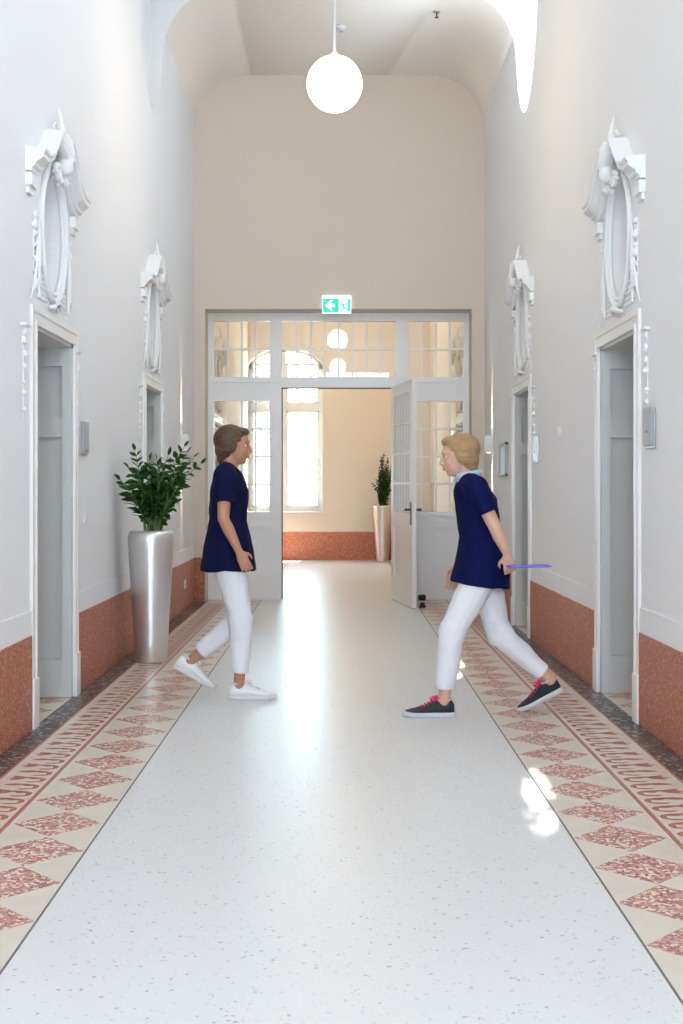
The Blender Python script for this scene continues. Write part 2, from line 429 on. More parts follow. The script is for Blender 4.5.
# ---- dado, plaster band above it
def dado(name, s, y0, y1, skips):
    bm = bmesh.new(); b2 = bmesh.new()
    cur = y0; segs = []
    for a, b in skips: segs.append((cur, a - 0.10)); cur = b + 0.10
    segs.append((cur, y1))
    for a, b in segs:
        if b <= a: continue
        xs = sorted((s * 1.585, s * WX)); bbox(bm, (xs[0], a, 0.0), (xs[1] + (0 if s > 0 else 0), b, 0.49), 0.003, 1)
        xs = sorted((s * 1.591, s * WX)); box(b2, (xs[0], a, 0.49), (xs[1], b, 0.62))
    struct(obj('baseboard_' + name, bm, M['dado'])); 
    return b2
b2 = dado('left', -1, YB, YP, DL[:2]); b3 = dado('right', 1, YB, YP, DR[:2])
struct(obj('trim_7', b2, M['plaster'])); struct(obj('trim_8', b3, M['plaster']))
b2 = dado('rear_left', -1, YP + 0.55, YF, DL[2:]); b3 = dado('rear_right', 1, YP + 0.55, YF, DR[2:])
b2.free(); b3.free()
bm = bmesh.new(); box(bm, (-1.60, YF - 0.012, 0), (1.60, YF, 0.49)); struct(obj('baseboard_far', bm, M['dado']))
bm = bmesh.new(); box(bm, (-1.60, YP - 0.012, 0), (RX0, YP, 0.49)); box(bm, (RX1, YP - 0.012, 0), (1.60, YP, 0.49))
struct(obj('baseboard_end', bm, M['dado']))

# ---- side doors: stepped casing, panelled deep jamb, closed leaf at the back
def side_door(n, s, a, b):
    """local frame: x out of the wall into the corridor is +, y along the wall, built on the left wall and turned for the right"""
    e = empty('door_%d' % n, (s * WX, (a + b) / 2, 0), 0 if s < 0 else PI); struct(e)
    h = (b - a) / 2
    bm = bmesh.new()
    for t0, t1, th in ((0.002, 0.093, 0.010), (0.0, 0.022, 0.018), (0.066, 0.095, 0.016)):
        for q in (-1, 1):
            ys = sorted((q * (h + t0), q * (h + t1))); box(bm, (0, ys[0], 0.0), (th, ys[1], DH + t1))
        box(bm, (0, -h - t0, DH + t0 + .0002), (th - .0004, h + t0, DH + t1 - .0002))
    obj('casing', bm, M['paint'], e)
    bm = bmesh.new()
    for q in (-1, 1):
        ys = sorted((q * (h - 0.002), q * (h + 0.098))); bbox(bm, (0, ys[0], 0.0), (0.026, ys[1], 0.26), 0.003, 1)
    obj('plinth_block', bm, M['paint'], e)
    bm = bmesh.new(); D = 0.46
    for q in (-1, 1):
        y0, y1 = q * h, q * (h - 0.012); y2 = q * (h - 0.048)
        ys = sorted((y0, y1)); box(bm, (-D, ys[0], 0.004), (0, ys[1], DH))
        ys = sorted((y1, y2))
        for x0, x1, z0, z1 in ((-0.055, 0, 0.004, DH), (-D, -D + 0.07, 0.004, DH), (-D + 0.07, -0.055, 0.004, 0.23), (-D + 0.07, -0.055, 1.56, 1.68), (-D + 0.07, -0.055, 1.98, DH)):
            box(bm, (x0, ys[0], z0), (x1, ys[1], z1))
    box(bm, (-D, -h, DH - 0.02), (0, h, DH))
    obj('jamb_panelling', bm, M['doorpaint'], e)
    bm = bmesh.new(); box(bm, (-D - 0.05, -h, 0.006), (-D, h, DH))
    for x0, x1, z0, z1 in ((-h + .12, -0.05, 0.25, 1.45), (0.05, h - .12, 0.25, 1.45), (-h + .12, -0.05, 1.6, 1.98), (0.05, h - .12, 1.6, 1.98)):
        for aa, bb, cc, dd in ((x0, x1, z0, z0 + .02), (x0, x1, z1 - .02, z1), (x0, x0 + .02, z0, z1), (x1 - .02, x1, z0, z1)):
            box(bm, (-D, aa, cc), (-D + .012, bb, dd))
    lf = obj('door_leaf', bm, M['doorpaint'], e)
    bm = bmesh.new(); box(bm, (-D, h - .11, 0.92), (-D + .008, h - .07, 1.14))
    tube(bm, [(-D, h - .09, 1.05), (-D + .05, h - .09, 1.05), (-D + .055, h - .11, 1.05), (-D + .055, h - .21, 1.05)], [0.009] * 4, n=10, side=(0, 0, 1))
    obj('handle', bm, M['steel'], lf)
    bm = bmesh.new(); box(bm, (-D, -h, 0.0), (0.0, -h + 0.0, 0.0)) if False else None
    for q in (-1, 1):
        ys = sorted((q * h, q * (h - 0.03))); box(bm, (-D, ys[0], 0.0), (-0.0, ys[1], 0.004))
    obj('dark_jamb_strip', bm, M['joint'], e)  # thin dark strip on the floor along the foot of each jamb
    return e
k = 2
for s, doors in ((-1, DL), (1, DR)):
    for a, b in doors: side_door(k, s, a, b); k += 1

# ---- plaster ornament over each side door
def sweep(bm, path, prof):
    """path: list of (y,z); prof: (out, up) closed polygon, vertical plane kept upright"""
    loft(bm, [[Vector((o, p[0], p[1] + u)) for o, u in prof] for p in path])
def leafblob(bm, rng, y, z, r, out=0.012):
    for _ in range(3):
        a = rng.uniform(0, 2 * PI)
        rot = Matrix.Rotation(a, 3, 'X')
        ell(bm, (out * rng.uniform(.5, 1.3), y + rng.uniform(-.5, .5) * r, z + rng.uniform(-.5, .5) * r), (r * 0.75, r * rng.uniform(.9, 1.3), r * .5), rot, 8, 6)
def ornament_parts():
    rng = random.Random(5); P = {}
    # oval frame
    bm = bmesh.new(); n = 56; prof = [(-0.01, 0.0), (0.012, 0.0), (0.018, 0.006), (0.016, 0.014), (0.010, 0.018), (0.012, 0.030), (0.026, 0.036), (0.030, 0.044), (0.022, 0.054), (0.0, 0.056)]
    rings = []
    for i in range(n):
        t = 2 * PI * i / n
        rings.append([Vector((o, (0.236 + q) * math.cos(t), 2.665 + (0.331 + q * 1.05) * math.sin(t))) for o, q in prof])
    loft(bm, rings, closed=True); P['oval_frame'] = bm
    # broken pediment: two swept cornices with an entablature block under each outer end
    bm = bmesh.new()
    prof = [(-.01, 0.01), (0.03, 0.01), (0.034, 0.026), (0.050, 0.036), (0.054, 0.052), (0.080, 0.068), (0.094, 0.078), (0.094, 0.098), (0.106, 0.108), (0.106, 0.122), (-.01, 0.134)]
    for q in (-1, 1):
        path = [(q * 0.555, 2.865), (q * 0.45, 2.865), (q * 0.39, 2.88), (q * 0.33, 2.91), (q * 0.27, 2.96), (q * 0.21, 3.02), (q * 0.15, 3.07), (q * 0.10, 3.09)]
        sweep(bm, path, prof)
        ys = sorted((q * 0.555, q * 0.44)); box(bm, (-.01, ys[0], 2.80), (0.035, ys[1], 2.865)); ys = sorted((q * 0.54, q * 0.455)); box(bm, (-.01, ys[0], 2.765), (0.018, ys[1], 2.80))
        # side scroll brackets and pilaster strips below
        pts = [(0.016, q * (0.33 + 0.025 * math.sin(t * 3)), 2.68 - 0.42 * t) for t in [i / 10 for i in range(11)]]
        tube(bm, pts, [0.006 + 0.009 * math.sin(PI * i / 10) for i in range(11)], n=8)
        pts = [(0.014, q * (0.36 + 0.14 * t ** 2), 2.55 - 0.32 * t) for t in [i / 8 for i in range(9)]]
        tube(bm, pts, [0.010 - 0.0008 * i for i in range(9)], n=8)
    P['pediment'] = bm
    # cartouche: shell of lobes, mask, leaves, finial
    bm = bmesh.new()
    for i in range(9):
        a = -1.15 + i * 2.3 / 8
        rot = Matrix.Rotation(-a, 3, 'X')
        c = Vector((0.085, 0.09 * math.sin(a), 3.06 + 0.09 * math.cos(a)))
        ell(bm, c, (0.03, 0.014, 0.08), rot, 10, 8)
    ell(bm, (0.075, 0, 3.05), (0.045, 0.05, 0.065)); ell(bm, (0.10, 0, 3.03), (0.02, 0.022, 0.03))
    for q in (-1, 1):
        for t in range(14):
            a = t * 0.5; r = 0.055 * (1 - t / 16)
            ell(bm, (0.055, q * (0.085 + r * math.cos(a)), 2.98 + r * math.sin(a)), (0.02, 0.014, 0.014), None, 8, 6)
        tube(bm, [(0.05, q * 0.02, 3.17), (0.055, q * 0.06, 3.23), (0.05, q * 0.11, 3.25), (0.045, q * 0.15, 3.22)], [0.014, 0.014, 0.01, 0.004], n=8)
    tube(bm, [(0.05, 0, 3.14), (0.06, 0, 3.22), (0.05, 0, 3.31), (0.035, 0, 3.37)], [0.026, 0.022, 0.012, 0.003], n=8)
    for _ in range(10): leafblob(bm, rng, rng.uniform(-.1, .1), rng.uniform(2.93, 3.02), 0.018, 0.05)
    P['cartouche'] = bm
    for nm, y, z0, z1, stp in (('garland', 0.395, 2.30, 2.68, .052), ('leaf_drop', 0.60, 1.62, 2.05, .075)):
        for q in (-1, 1):
            bm = bmesh.new(); z = z1
            while z > z0:
                leafblob(bm, rng, q * (y + rng.uniform(-.012, .012)), z, rng.uniform(.012, .024)); z -= stp * rng.uniform(.7, 1.4)
            if nm == 'leaf_drop': box(bm, (0, min(q * (y - .05), q * (y + .05)), z1 + .02), (0.03, max(q * (y - .05), q * (y + .05)), z1 + .035))
            tube(bm, [(0.001, q * y, z0 - .02), (0.001, q * y, z1 + .02)], [(.005, .004)] * 2, n=8)
            P[nm + ('_l' if q < 0 else '_r')] = bm
    # scale lattice in the lower spandrels
    bm = bmesh.new()
    for q in (-1, 1):
        for i in range(7):
            for j in range(7):
                y = 0.13 + i * 0.03; z = 2.27 + j * 0.03
                if ((y / 0.29) ** 2 + ((z - 2.67) / 0.40) ** 2) > 1.02 and y < 0.36 - j * 0.008:
                    ell(bm, (0.002, q * (y + (j % 2) * 0.015), z), (0.008, 0.014, 0.011), None, 6, 5)
    tube(bm, [(0.01, -0.1, 2.245), (0.03, -0.05, 2.255), (0.04, 0, 2.27), (0.03, 0.05, 2.255), (0.01, 0.1, 2.245)], [0.008, 0.014, 0.022, 0.014, 0.008], n=8)
    P['scale_lattice'] = bm
    return P
OP = {}
for nm, bm in ornament_parts().items():
    if nm.startswith(('garland', 'leaf_drop', 'cartouche')):
        o = remesh(nm, bm, M['stucco'], .0038, 0); me = o.data; bpy.data.objects.remove(o)
    else:
        bmesh.ops.recalc_face_normals(bm, faces=bm.faces)
        me = bpy.data.meshes.new(nm); bm.to_mesh(me); bm.free(); me.materials.append(M['stucco'])
    if nm not in ('pediment',):
        for p in me.polygons: p.use_smooth = True
    OP[nm] = me
def ornament(s, yc, label):
    e = empty('door_ornament', (s * WX, yc, 0), 0 if s < 0 else PI)
    tag(e, label, 'wall ornament', 'plaster ornaments over the side doors')
    for nm, me in OP.items():
        base = nm[:-2] if nm.endswith(('_l', '_r')) else nm
        link(base, me, None, e)
c = lambda d: (d[0] + d[1]) / 2 - .08
ornament(-1, c(DL[0]), 'large white plaster ornament with oval niche over the near left doorway')
ornament(-1, c(DL[1]), 'white plaster ornament over the left doorway behind the tall silver planter')
ornament(1, c(DR[0]), 'large white plaster ornament with oval niche over the near right doorway')
ornament(1, c(DR[1]), 'white plaster ornament over the far right doorway, beside the framed notice')
ornament(-1, c(DL[2]), 'plaster ornament seen through the left upper panes of the glazed partition')
ornament(1, c(DR[2]), 'plaster ornament seen through the right upper panes of the glazed partition')

# ---- windows
def oculus(n, yy):
    e = empty('window_%d' % n, (1.735, yy, 5.55)); struct(e)
    bm = bmesh.new(); N = 56
    rings = []
    for i in range(N):
        t = 2 * PI * i / N
        rings.append([Vector((o, (0.62 - q) * math.cos(t), (1.06 - q) * math.sin(t))) for o, q in ((0, 0), (0.035, 0), (0.035, 0.045), (0, 0.045))])
    loft(bm, rings, closed=True); obj('window_frame', bm, M['paint'], e)
    bm = bmesh.new(); box(bm, (0.005, -0.014, -1.04), (0.03, 0.014, 1.04))
    for z in (-0.42, 0.22, 0.75):
        hw = 0.61 * math.sqrt(1 - (z / 1.06) ** 2); box(bm, (0.005, -hw, z - 0.014), (0.03, hw, z + 0.014))
    obj('muntin', bm, M['paint'], e)
    bm = ellcyl(0.014, 0.018, 0, 0, 0.60, 1.04); obj('pane', bm, M['dimglass'], e)
for i, yy in enumerate(OCULI): oculus(i + 1, yy)
# far window (seen through the doorway): two lights with a mullion and a transom
e = empty('window_5', (0, YF + 0.12, 0)); struct(e)
x0, x1, z0, z1 = FW; xm = (283.5 - VPX) * 20.9 / F; zt = EYE + (VPY - 407) * 20.9 / F
bm = bmesh.new()
for a, b in ((x0, x0 + .06), (xm - .045, xm + .045), (x1 - .06, x1)): box(bm, (a, 0, z0), (b, .07, z1 + .1))
box(bm, (x0, 0.002, z0), (x1, .068, z0 + .07)); box(bm, (x0, -.01, zt - .06), (x1, .075, zt + .06))
for i in range(20):
    t0, t1 = i * PI / 20, (i + 1) * PI / 20; xc = (x0 + x1) / 2; hw = (x1 - x0) / 2
    loft(bm, [[Vector((xc + (hw - q) * math.cos(t), y, 3.35 + (0.35 - q * .7) * math.sin(t))) for q, y in ((0, 0), (0, .06), (.07, .06), (.07, 0))] for t in (t0, t1)])
obj('window_frame', bm, M['paint'], e)
bm = bmesh.new()
for a, b in ((x0 + .06, xm - .045), (xm + .045, x1 - .06)):
    for za, zb in ((z0 + .07, zt - .06), (zt + .06, 3.45)):
        for q in ((a, za, a + .035, zb), (b - .035, za, b, zb), (a, za, b, za + .035), (a, zb - .035, b, zb)):
            box(bm, (q[0], .01, q[1]), (q[2], .05, q[3]))
obj('sash', bm, M['paint'], e)
bm = bmesh.new(); box(bm, (x0, .03, z0), (x1, .034, 3.6)); obj('pane', bm, M['glass'], e)
bm = bmesh.new(); bbox(bm, (x0 - .04, -.17, z0 - .035), (x1 + .04, .0, z0), .005); obj('window_sill', bm, M['paint'], e)
# window behind the camera
e = empty('window_6', (0, YB - .15, 0)); struct(e)
bm = bmesh.new()
for x in (-1.35, -.48, .44, 1.31): box(bm, (x, -.03, .35), (x + .04, .03, 4.35))
for z in (.35, 1.6, 2.9, 4.3): box(bm, (-1.35, -.028, z), (1.35, .028, z + .05))
obj('window_frame', bm, M['paint'], e)
bm = bmesh.new(); box(bm, (-1.35, -.002, .35), (1.35, .002, 4.35)); obj('pane', bm, M['glass'], e)

# ---- glazed partition with the open door (door_1)
YG = 13.40; YT = 0.07      # front face, thickness
k88 = (YG) / F
def PX(x): return (x - VPX) * k88
def PZ(y): return EYE + (VPY - y) * k88
D1 = struct(empty('door_1', (0, YG, 0)))
def frame_box(bm, xa, ya, xb, yb, d0=0.0, d1=YT):
    box(bm, (PX(xa), d0, max(0.0, PZ(yb))), (PX(xb), d1, PZ(ya)))
L0, L1 = 213.5, 269.5; R0, R1 = 408.5, 463.5; T0, T1 = 283.0, 394.5; OL, OR = 281.5, 395.0
bm = bmesh.new()
xl = VPX + RX0 / k88; xr = VPX + RX1 / k88; zt_ = VPY - (RZ - EYE) / k88
for a, b in ((xl, L0), (R1, xr)): frame_box(bm, a, zt_, b, 620)
frame_box(bm, L1, 321, OL, 620); frame_box(bm, OR, 321, R0, 620)
frame_box(bm, L0, zt_, R1, 321)                       # head
for a, b, y1 in ((L0, L1, 401), (R0, R1, 401)):
    frame_box(bm, a, 377, b, y1); frame_box(bm, a, 512, b, 527); frame_box(bm, a, 575, b, 620)
frame_box(bm, OL, 377, OR, 387.5)
obj('partition_frame', bm, M['paint'], D1)
bm = bmesh.new()
for a, b in ((xl, OL), (OR, xr)):      # raised rails
    frame_box(bm, a, 380.5, b, 382.5, -0.012, 0); frame_box(bm, a, 596, b, 620, -0.014, 0); frame_box(bm, a, 514, b, 517, -0.014, 0)
frame_box(bm, L1 + 3, 318, L1 + 9, 376, -0.014, 0); frame_box(bm, OR + 3, 318, R0 - 4, 376, -0.014, 0)
obj('moulding', bm, M['paint'], D1)
for a, b in ((L0, L1), (R0, R1)):
    bm = bmesh.new(); frame_box(bm, a, 527, b, 575, 0.03, 0.05)
    for q in ((a, 527, b, 528.6), (a, 573.4, b, 575), (a, 527, a + 1.5, 575), (b - 1.5, 527, b, 575)): frame_box(bm, *q, 0.012, 0.03)
    obj('lower_panel', bm, M['paint'], D1)
def lights(nm, a, y0, b, y1, nc, nr, d0=0.012, d1=0.055, bar=0.95):
    bm = bmesh.new()
    for i in range(1, nc): x = a + (b - a) * i / nc; frame_box(bm, x - bar, y0, x + bar, y1, d0, d1)
    for i in range(1, nr): y = y0 + (y1 - y0) * i / nr; frame_box(bm, a, y - bar, b, y + bar, d0 + .001, d1 - .001)
    mu = obj('muntin', bm, M['paint'], D1)
    bm = bmesh.new(); frame_box(bm, a, y0, b, y1, 0.031, 0.034)
    obj('pane', bm, M['glass'], D1)
lights('t', L0, 321, L1, 377, 4, 2); lights('t', R0, 321, R1, 377, 4, 2); lights('t', T0, 321, T1, 377, 8, 2)
lights('s', L0, 401, L1, 512, 4, 4); lights('s', R0, 401, R1, 512, 4, 4)
bm = bmesh.new()      # jamb stop with dark seal
frame_box(bm, OL, 387.5, OR, 388.6, 0.02, 0.06); frame_box(bm, OL, 387.5, OL + 1.1, 620, 0.02, 0.06)
obj('door_seal', bm, M['dark'], D1)
# open leaf: hinged on the right, swung towards the camera. local x runs from hinge to free edge, y is thickness
hx, hy = PX(391.2), -0.005; fx, fy = 0.755, 12.31 - YG
LW = math.hypot(fx - hx, fy - hy); ang = math.atan2(fy - hy, fx - hx)
leaf = empty('door_leaf', (hx, hy, 0), ang, D1)
TH = 0.045; LH = 2.385
# local +y = left normal of direction (pointing to +x world) ; visible face is at y=0 side facing -x world
bm = bmesh.new()
g0, g1 = 0.115, LW - 0.145; gz0, gz1 = 0.985, 2.265
for q in ((0, .008, g0, LH), (g1, .008, LW, LH), (g0, gz1, g1, LH), (g0, .87, g1, gz0), (g0, .008, g1, .27)):
    box(bm, (q[0], 0, q[1]), (q[2], TH, q[3]))
box(bm, (g0, .014, .27), (g1, .030, .87))
for y0_, y1_ in ((0.0, .014), (.030, TH)):
    for q in ((g0, .27, g1, .29), (g0, .85, g1, .87), (g0, .27, g0 + .02, .87), (g1 - .02, .27, g1, .87)): box(bm, (q[0], y0_, q[1]), (q[2], y1_, q[3]))
obj('leaf_frame', bm, M['paint'], leaf)
bm = bmesh.new()
for i in range(1, 6): x = g0 + (g1 - g0) * i / 6; box(bm, (x - .011, .004, gz0), (x + .011, TH - .004, gz1))
for i in range(1, 4): z = gz0 + (gz1 - gz0) * i / 4; box(bm, (g0, .005, z - .011), (g1, TH - .005, z + .011))
obj('muntin', bm, M['paint'], leaf)
bm = bmesh.new(); box(bm, (g0, .021, gz0), (g1, .024, gz1)); obj('pane', bm, M['glass'], leaf)
bm = bmesh.new()
hxl = LW - 0.06
for f, yy in ((-1, 0.0), (1, TH)):
    ys = sorted((yy, yy + f * .007)); box(bm, (hxl - .02, ys[0], .87), (hxl + .02, ys[1], 1.11))
    yo = yy + f * 0.055
    tube(bm, [(hxl, yy, 1.03), (hxl, yo, 1.03)], [0.011, 0.011], n=12, side=(1, 0, 0))
    tube(bm, [(hxl + .01, yo, 1.03), (hxl - .05, yo + f * .004, 1.03), (hxl - .125, yo, 1.03)], [0.013, 0.011, 0.010], n=12, side=(0, 0, 1))
obj('handle', bm, M['dark'], leaf)
bm = bmesh.new(); box(bm, (0.01, 0.004, 0.002), (LW - .005, TH - .004, .010)); obj('bottom_seal', bm, M['rubber'], leaf)
bm = bmesh.new()
for z in (.25, 1.2, 2.15): tube(bm, [(-.006, TH + .002, z - .05), (-.006, TH + .002, z + .05)], [.008, .008], n=10, side=(1, 0, 0))
obj('hinge', bm, M['steel'], leaf)

# ------------------------------------------------------------------ things
# door stop on the floor behind the free edge of the open leaf
ds = empty('door_stop', (0.875, 12.50, 0))
tag(ds, 'small black magnetic door stop on the floor beside the open glazed door', 'door stop')
bm = bmesh.new(); lathe(bm, [(0.0, 0), (0.036, 0), (0.036, .012), (.026, .03), (.022, .05), (0, .05)], n=24); obj('base', bm, M['rubber'], ds, True)
bm = bmesh.new(); lathe(bm, [(0.0, .045), (0.009, .045), (0.009, .09), (0, .09)], n=16); obj('post', bm, M['steel'], ds, True)
bm = bmesh.new(); tube(bm, [(-.045, 0, .105), (-.038, 0, .105), (.02, 0, .105), (.034, 0, .105)], [.018, .030, .032, .022], n=24); obj('buffer', bm, M['rubber'], ds, True)

# pendant globes
def pendant(y, label, first=True):
    e = empty('pendant_lamp', (-0.034, y, 5.80)); tag(e, label, 'lamp', 'opal globe pendants along the ceiling')
    bm = bmesh.new(); ell(bm, (0, 0, -1.61), (.2, .2, .2), None, 48, 32); obj('globe', bm, M['globe'], e, True)
    bm = bmesh.new(); lathe(bm, [(0, -1.43), (.028, -1.43), (.028, -1.39), (.010, -1.375), (.010, -.03), (0, -.03)], n=20); obj('rod', bm, M['plastic'], e, True)
    bm = bmesh.new(); lathe(bm, [(0, -.05), (.05, -.045), (.06, -.02), (.06, 0), (0, 0)], n=24); obj('ceiling_rose', bm, M['plastic'], e, True)
    return e
pendant(8.65, 'glowing white opal globe lamp hanging on a thin white rod')
pendant(3.35, 'globe lamp overhead, seen as the larger round glow mirrored in the transom panes')
pendant(-1.95, 'globe lamp far overhead, seen as the lower round glow mirrored in the transom panes')
pendant(15.4, 'nearer unseen globe lamp added to light the rear hall behind the glazed partition')  # added out of view to give the rear hall warm light
pendant(19.0, 'unseen globe lamp added to brighten the rear hall close to its end wall')  # second hidden globe, added to brighten the far wall

# wall sconces
def sconce(s, y, z, label, e_w=75):
    e = empty('wall_sconce', (s * WX, y, z), 0 if s < 0 else PI); tag(e, label, 'wall lamp', 'up and down wall lamps')
    bm = bmesh.new(); bbox(bm, (.0, -.055, -.085), (.075, .055, .085), .006); obj('housing', bm, M['plastic'], e)
    for q in (-1, 1):
        bm = bmesh.new(); box(bm, (.02, -.02, q * .0855 - .001), (.055, .02, q * .0855 + .001)); obj('diffuser', bm, M['lampglow'], e)
        l = light('sconce_beam', 'SPOT', (.028, 0, q * .092), (0, 0, 0), e_w, (1.0, .74, .46), spot_size=math.radians(24), spot_blend=1.0, shadow_soft_size=0.01)
        l.rotation_euler = Vector((-.10, 0, q)).to_track_quat('-Z', 'Y').to_euler(); l.parent = e
sconce(-1, 12.05, 1.71, 'white box wall lamp on the left wall, right above the planter leaves')
sconce(1, 12.45, 1.71, 'white box wall lamp on the right wall beside the framed notice')
sconce(-1, 16.7, 1.71, 'wall lamp seen through the left side panes of the partition')
sconce(1, 16.85, 1.71, 'wall lamp seen through the right side panes of the partition')

# exit sign
W3 = 13.1 / F
ex = empty('exit_sign', (0, YP, 0)); tag(ex, 'green and white emergency exit sign with arrow and running figure above the partition', 'sign')
def X3(x): return (x - VPX) * W3
def Z3(y): return EYE + (VPY - y) * W3
bm = bmesh.new(); bbox(bm, (X3(322), -.035, Z3(314)), (X3(351.2), 0, Z3(295.8)), .004); obj('housing', bm, M['exitwhite'], ex)
bm = bmesh.new(); box(bm, (X3(323), -.037, Z3(312.8)), (X3(338.8), -.035, Z3(299.3))); obj('arrow_field', bm, M['green'], ex)
bm = bmesh.new()
pl = [(325, 306), (331, 300.5), (333.2, 300.5), (330.5, 304.4), (335, 304.4), (335, 307.6), (330.5, 307.6), (333.2, 311.4), (331, 311.4)]
loft(bm, [[Vector((X3(x), y, Z3(z))) for x, z in pl] for y in (-.039, -.037)]); obj('arrow', bm, M['exitwhite'], ex)
bm = bmesh.new()
ell(bm, (X3(342.0), -.0365, Z3(302.3)), (.010, .0015, .010), None, 12, 8)
for pts, r in (([(342.4, 304), (344.2, 308.2)], .009), ([(342.2, 304.4), (340.2, 305.8), (341, 307)], .005), ([(342.8, 304.2), (345.4, 305.2), (346.8, 304)], .005),
               ([(344, 308), (342.6, 309.8), (341.2, 312.4)], .006), ([(344.2, 308), (346.4, 309.6), (348.6, 309.8)], .006)):
    tube(bm, [(X3(x), -.0362, Z3(z)) for x, z in pts], [(r, .0016)] * len(pts), n=8, side=(0.3, 0, 1))
box(bm, (X3(347.8), -.037, Z3(312)), (X3(350.2), -.035, Z3(299.6)))
obj('running_figure', bm, M['green'], ex)

# framed notice
e = empty('framed_notice', (WX, 11.5, 1.53), PI); tag(e, 'upright grey framed notice with pale sheet on the right wall', 'picture frame')
bm = bmesh.new()
for q in ((-.23, -.16, .23, -.135), (-.23, .135, .23, .16), (-.23, -.16, -.205, .16), (.205, -.16, .23, .16)): bbox(bm, (0, q[0], q[1]), (.03, q[2], q[3]), .003, 1)
obj('frame', bm, M['greyplate'], e)
bm = bmesh.new(); box(bm, (.0, -.21, -.14), (.015, .21, .14)); obj('sheet', bm, M['paper'], e)

# grey room plates by the doors
def plate(s, y, z, label, mat='greyplate', wd=.085, ht=.105):
    e = empty('wall_plate', (s * WX, y, z), 0 if s < 0 else PI); tag(e, label, 'wall plate', 'flat rectangular plates beside the doors')
    bm = bmesh.new(); bbox(bm, (0, -wd, -ht), (.012, wd, ht - .005), .003, 1); obj('back_plate', bm, M['steel'], e)
    bm = bmesh.new(); bbox(bm, (.012, -wd, -ht + .012), (.024, wd, ht), .004, 2); obj('cover', bm, M[mat], e)
    bm = bmesh.new(); lathe(bm, [(0, 0), (.006, 0), (.005, .004), (0, .004)], n=12)
    me = bm; o = obj('screw', me, M['dark'], e); o.location = (.024, 0, -.02 if s > 0 else -.075); o.rotation_euler = (0, PI / 2, 0)
plate(-1, 7.42, 1.56, 'grey rectangular plate on the wall beside the near left doorway')
plate(1, 6.10, 1.56, 'large grey rectangular plate on the wall at the near right doorway')
plate(1, 9.60, 1.565, 'slim shiny metal plate on the wall between the two right doorways', 'steel')
def switch(s, y, z, label, nm='light_switch', cat='light switch', mat='plastic', r=False):
    e = empty(nm, (s * (WX if z > .5 else 1.585), y, z), 0 if s < 0 else PI); tag(e, label, cat)
    bm = bmesh.new()
    if r:
        lathe(bm, [(0, 0), (.045, 0), (.042, .014), (.03, .02), (0, .02)], n=28); bm.transform(Matrix.Rotation(PI / 2, 4, 'Y'))
        obj('base', bm, M[mat], e, True); bm = bmesh.new(); lathe(bm, [(0, .018), (.018, .018), (.016, .026), (0, .026)], n=20); bm.transform(Matrix.Rotation(PI / 2, 4, 'Y')); obj('button', bm, M['solewhite'], e)
    else:
        bbox(bm, (0, -.042, -.042), (.010, .042, .042), .003, 1); obj('surround', bm, M[mat], e)
        bm = bmesh.new()
        if 'outlet' in nm: lathe(bm, [(0, .010), (.021, .010), (.019, .0125), (0, .0125)], n=20); bm.transform(Matrix.Rotation(PI / 2, 4, 'Y'))
        else: bbox(bm, (.010, -.028, -.028), (.015, .028, .028), .003, 1)
        obj('socket' if 'outlet' in nm else 'rocker', bm, M[mat], e)
switch(-1, 7.48, 1.075, 'white light switch on the left wall below the grey plate')
switch(-1, 12.2, 0.27, 'white power outlet set in the orange terrazzo dado right of the planter', 'wall_outlet', 'power outlet', 'outlet')
switch(1, 8.63, 1.66, 'small round white sensor on the bare right wall between the doorways', 'wall_sensor', 'sensor', 'plastic', True)
# ceiling fittings
e = empty('smoke_detector', (0.02, 11.7, 5.80)); tag(e, 'small white smoke detector on the ceiling behind the globe rod', 'smoke detector')
bm = bmesh.new(); lathe(bm, [(0, -.055), (.03, -.055), (.05, -.035), (.055, 0), (0, 0)], n=28); obj('cover', bm, M['plastic'], e, True)
bm = bmesh.new(); lathe(bm, [(0, -.062), (.012, -.062), (.012, -.054), (0, -.054)], n=16); obj('sensor_tip', bm, M['greyplate'], e)
e = empty('ceiling_sprinkler', (0.93, 11.35, 5.80)); tag(e, 'tiny dark sprinkler head on the ceiling right of the globe lamp', 'sprinkler')
bm = bmesh.new(); lathe(bm, [(0, -.01), (.032, -.01), (.035, 0), (0, 0)], n=20); obj('rosette', bm, M['steel'], e, True)
bm = bmesh.new(); lathe(bm, [(0, -.06), (.02, -.06), (.02, -.055), (.006, -.05), (.006, -.01), (0, -.01)], n=16); obj('nozzle', bm, M['dark'], e)

# planters
def leafmesh(bm, p, d, up, L, Wd, fold=0.25):
    d = d.normalized(); s = d.cross(up)
    if s.length < .05: s = d.cross(Vector((1, 0, 0)))
    s.normalize(); n = s.cross(d)
    prof = [(0, 0), (.15, .55), (.4, 1.0), (.65, .85), (.87, .4), (1, 0)]
    mid = [bm.verts.new(p + d * (t * L) - n * (L * .18 * t * t)) for t, _ in prof]
    for q in (-1, 1):
        ed = [bm.verts.new(p + d * (t * L) + s * (q * w_ * Wd / 2) + n * (w_ * Wd * fold / 2 - L * .18 * t * t)) for t, w_ in prof[1:-1]]
        e = [mid[0]] + ed + [mid[-1]]
        for i in range(len(prof) - 1):
            vs = [mid[i], mid[i + 1]] + ([e[i + 1]] if e[i + 1] is not mid[i + 1] else []) + ([e[i]] if e[i] is not mid[i] else [])
            if len(set(vs)) >= 3: bm.faces.new(vs)
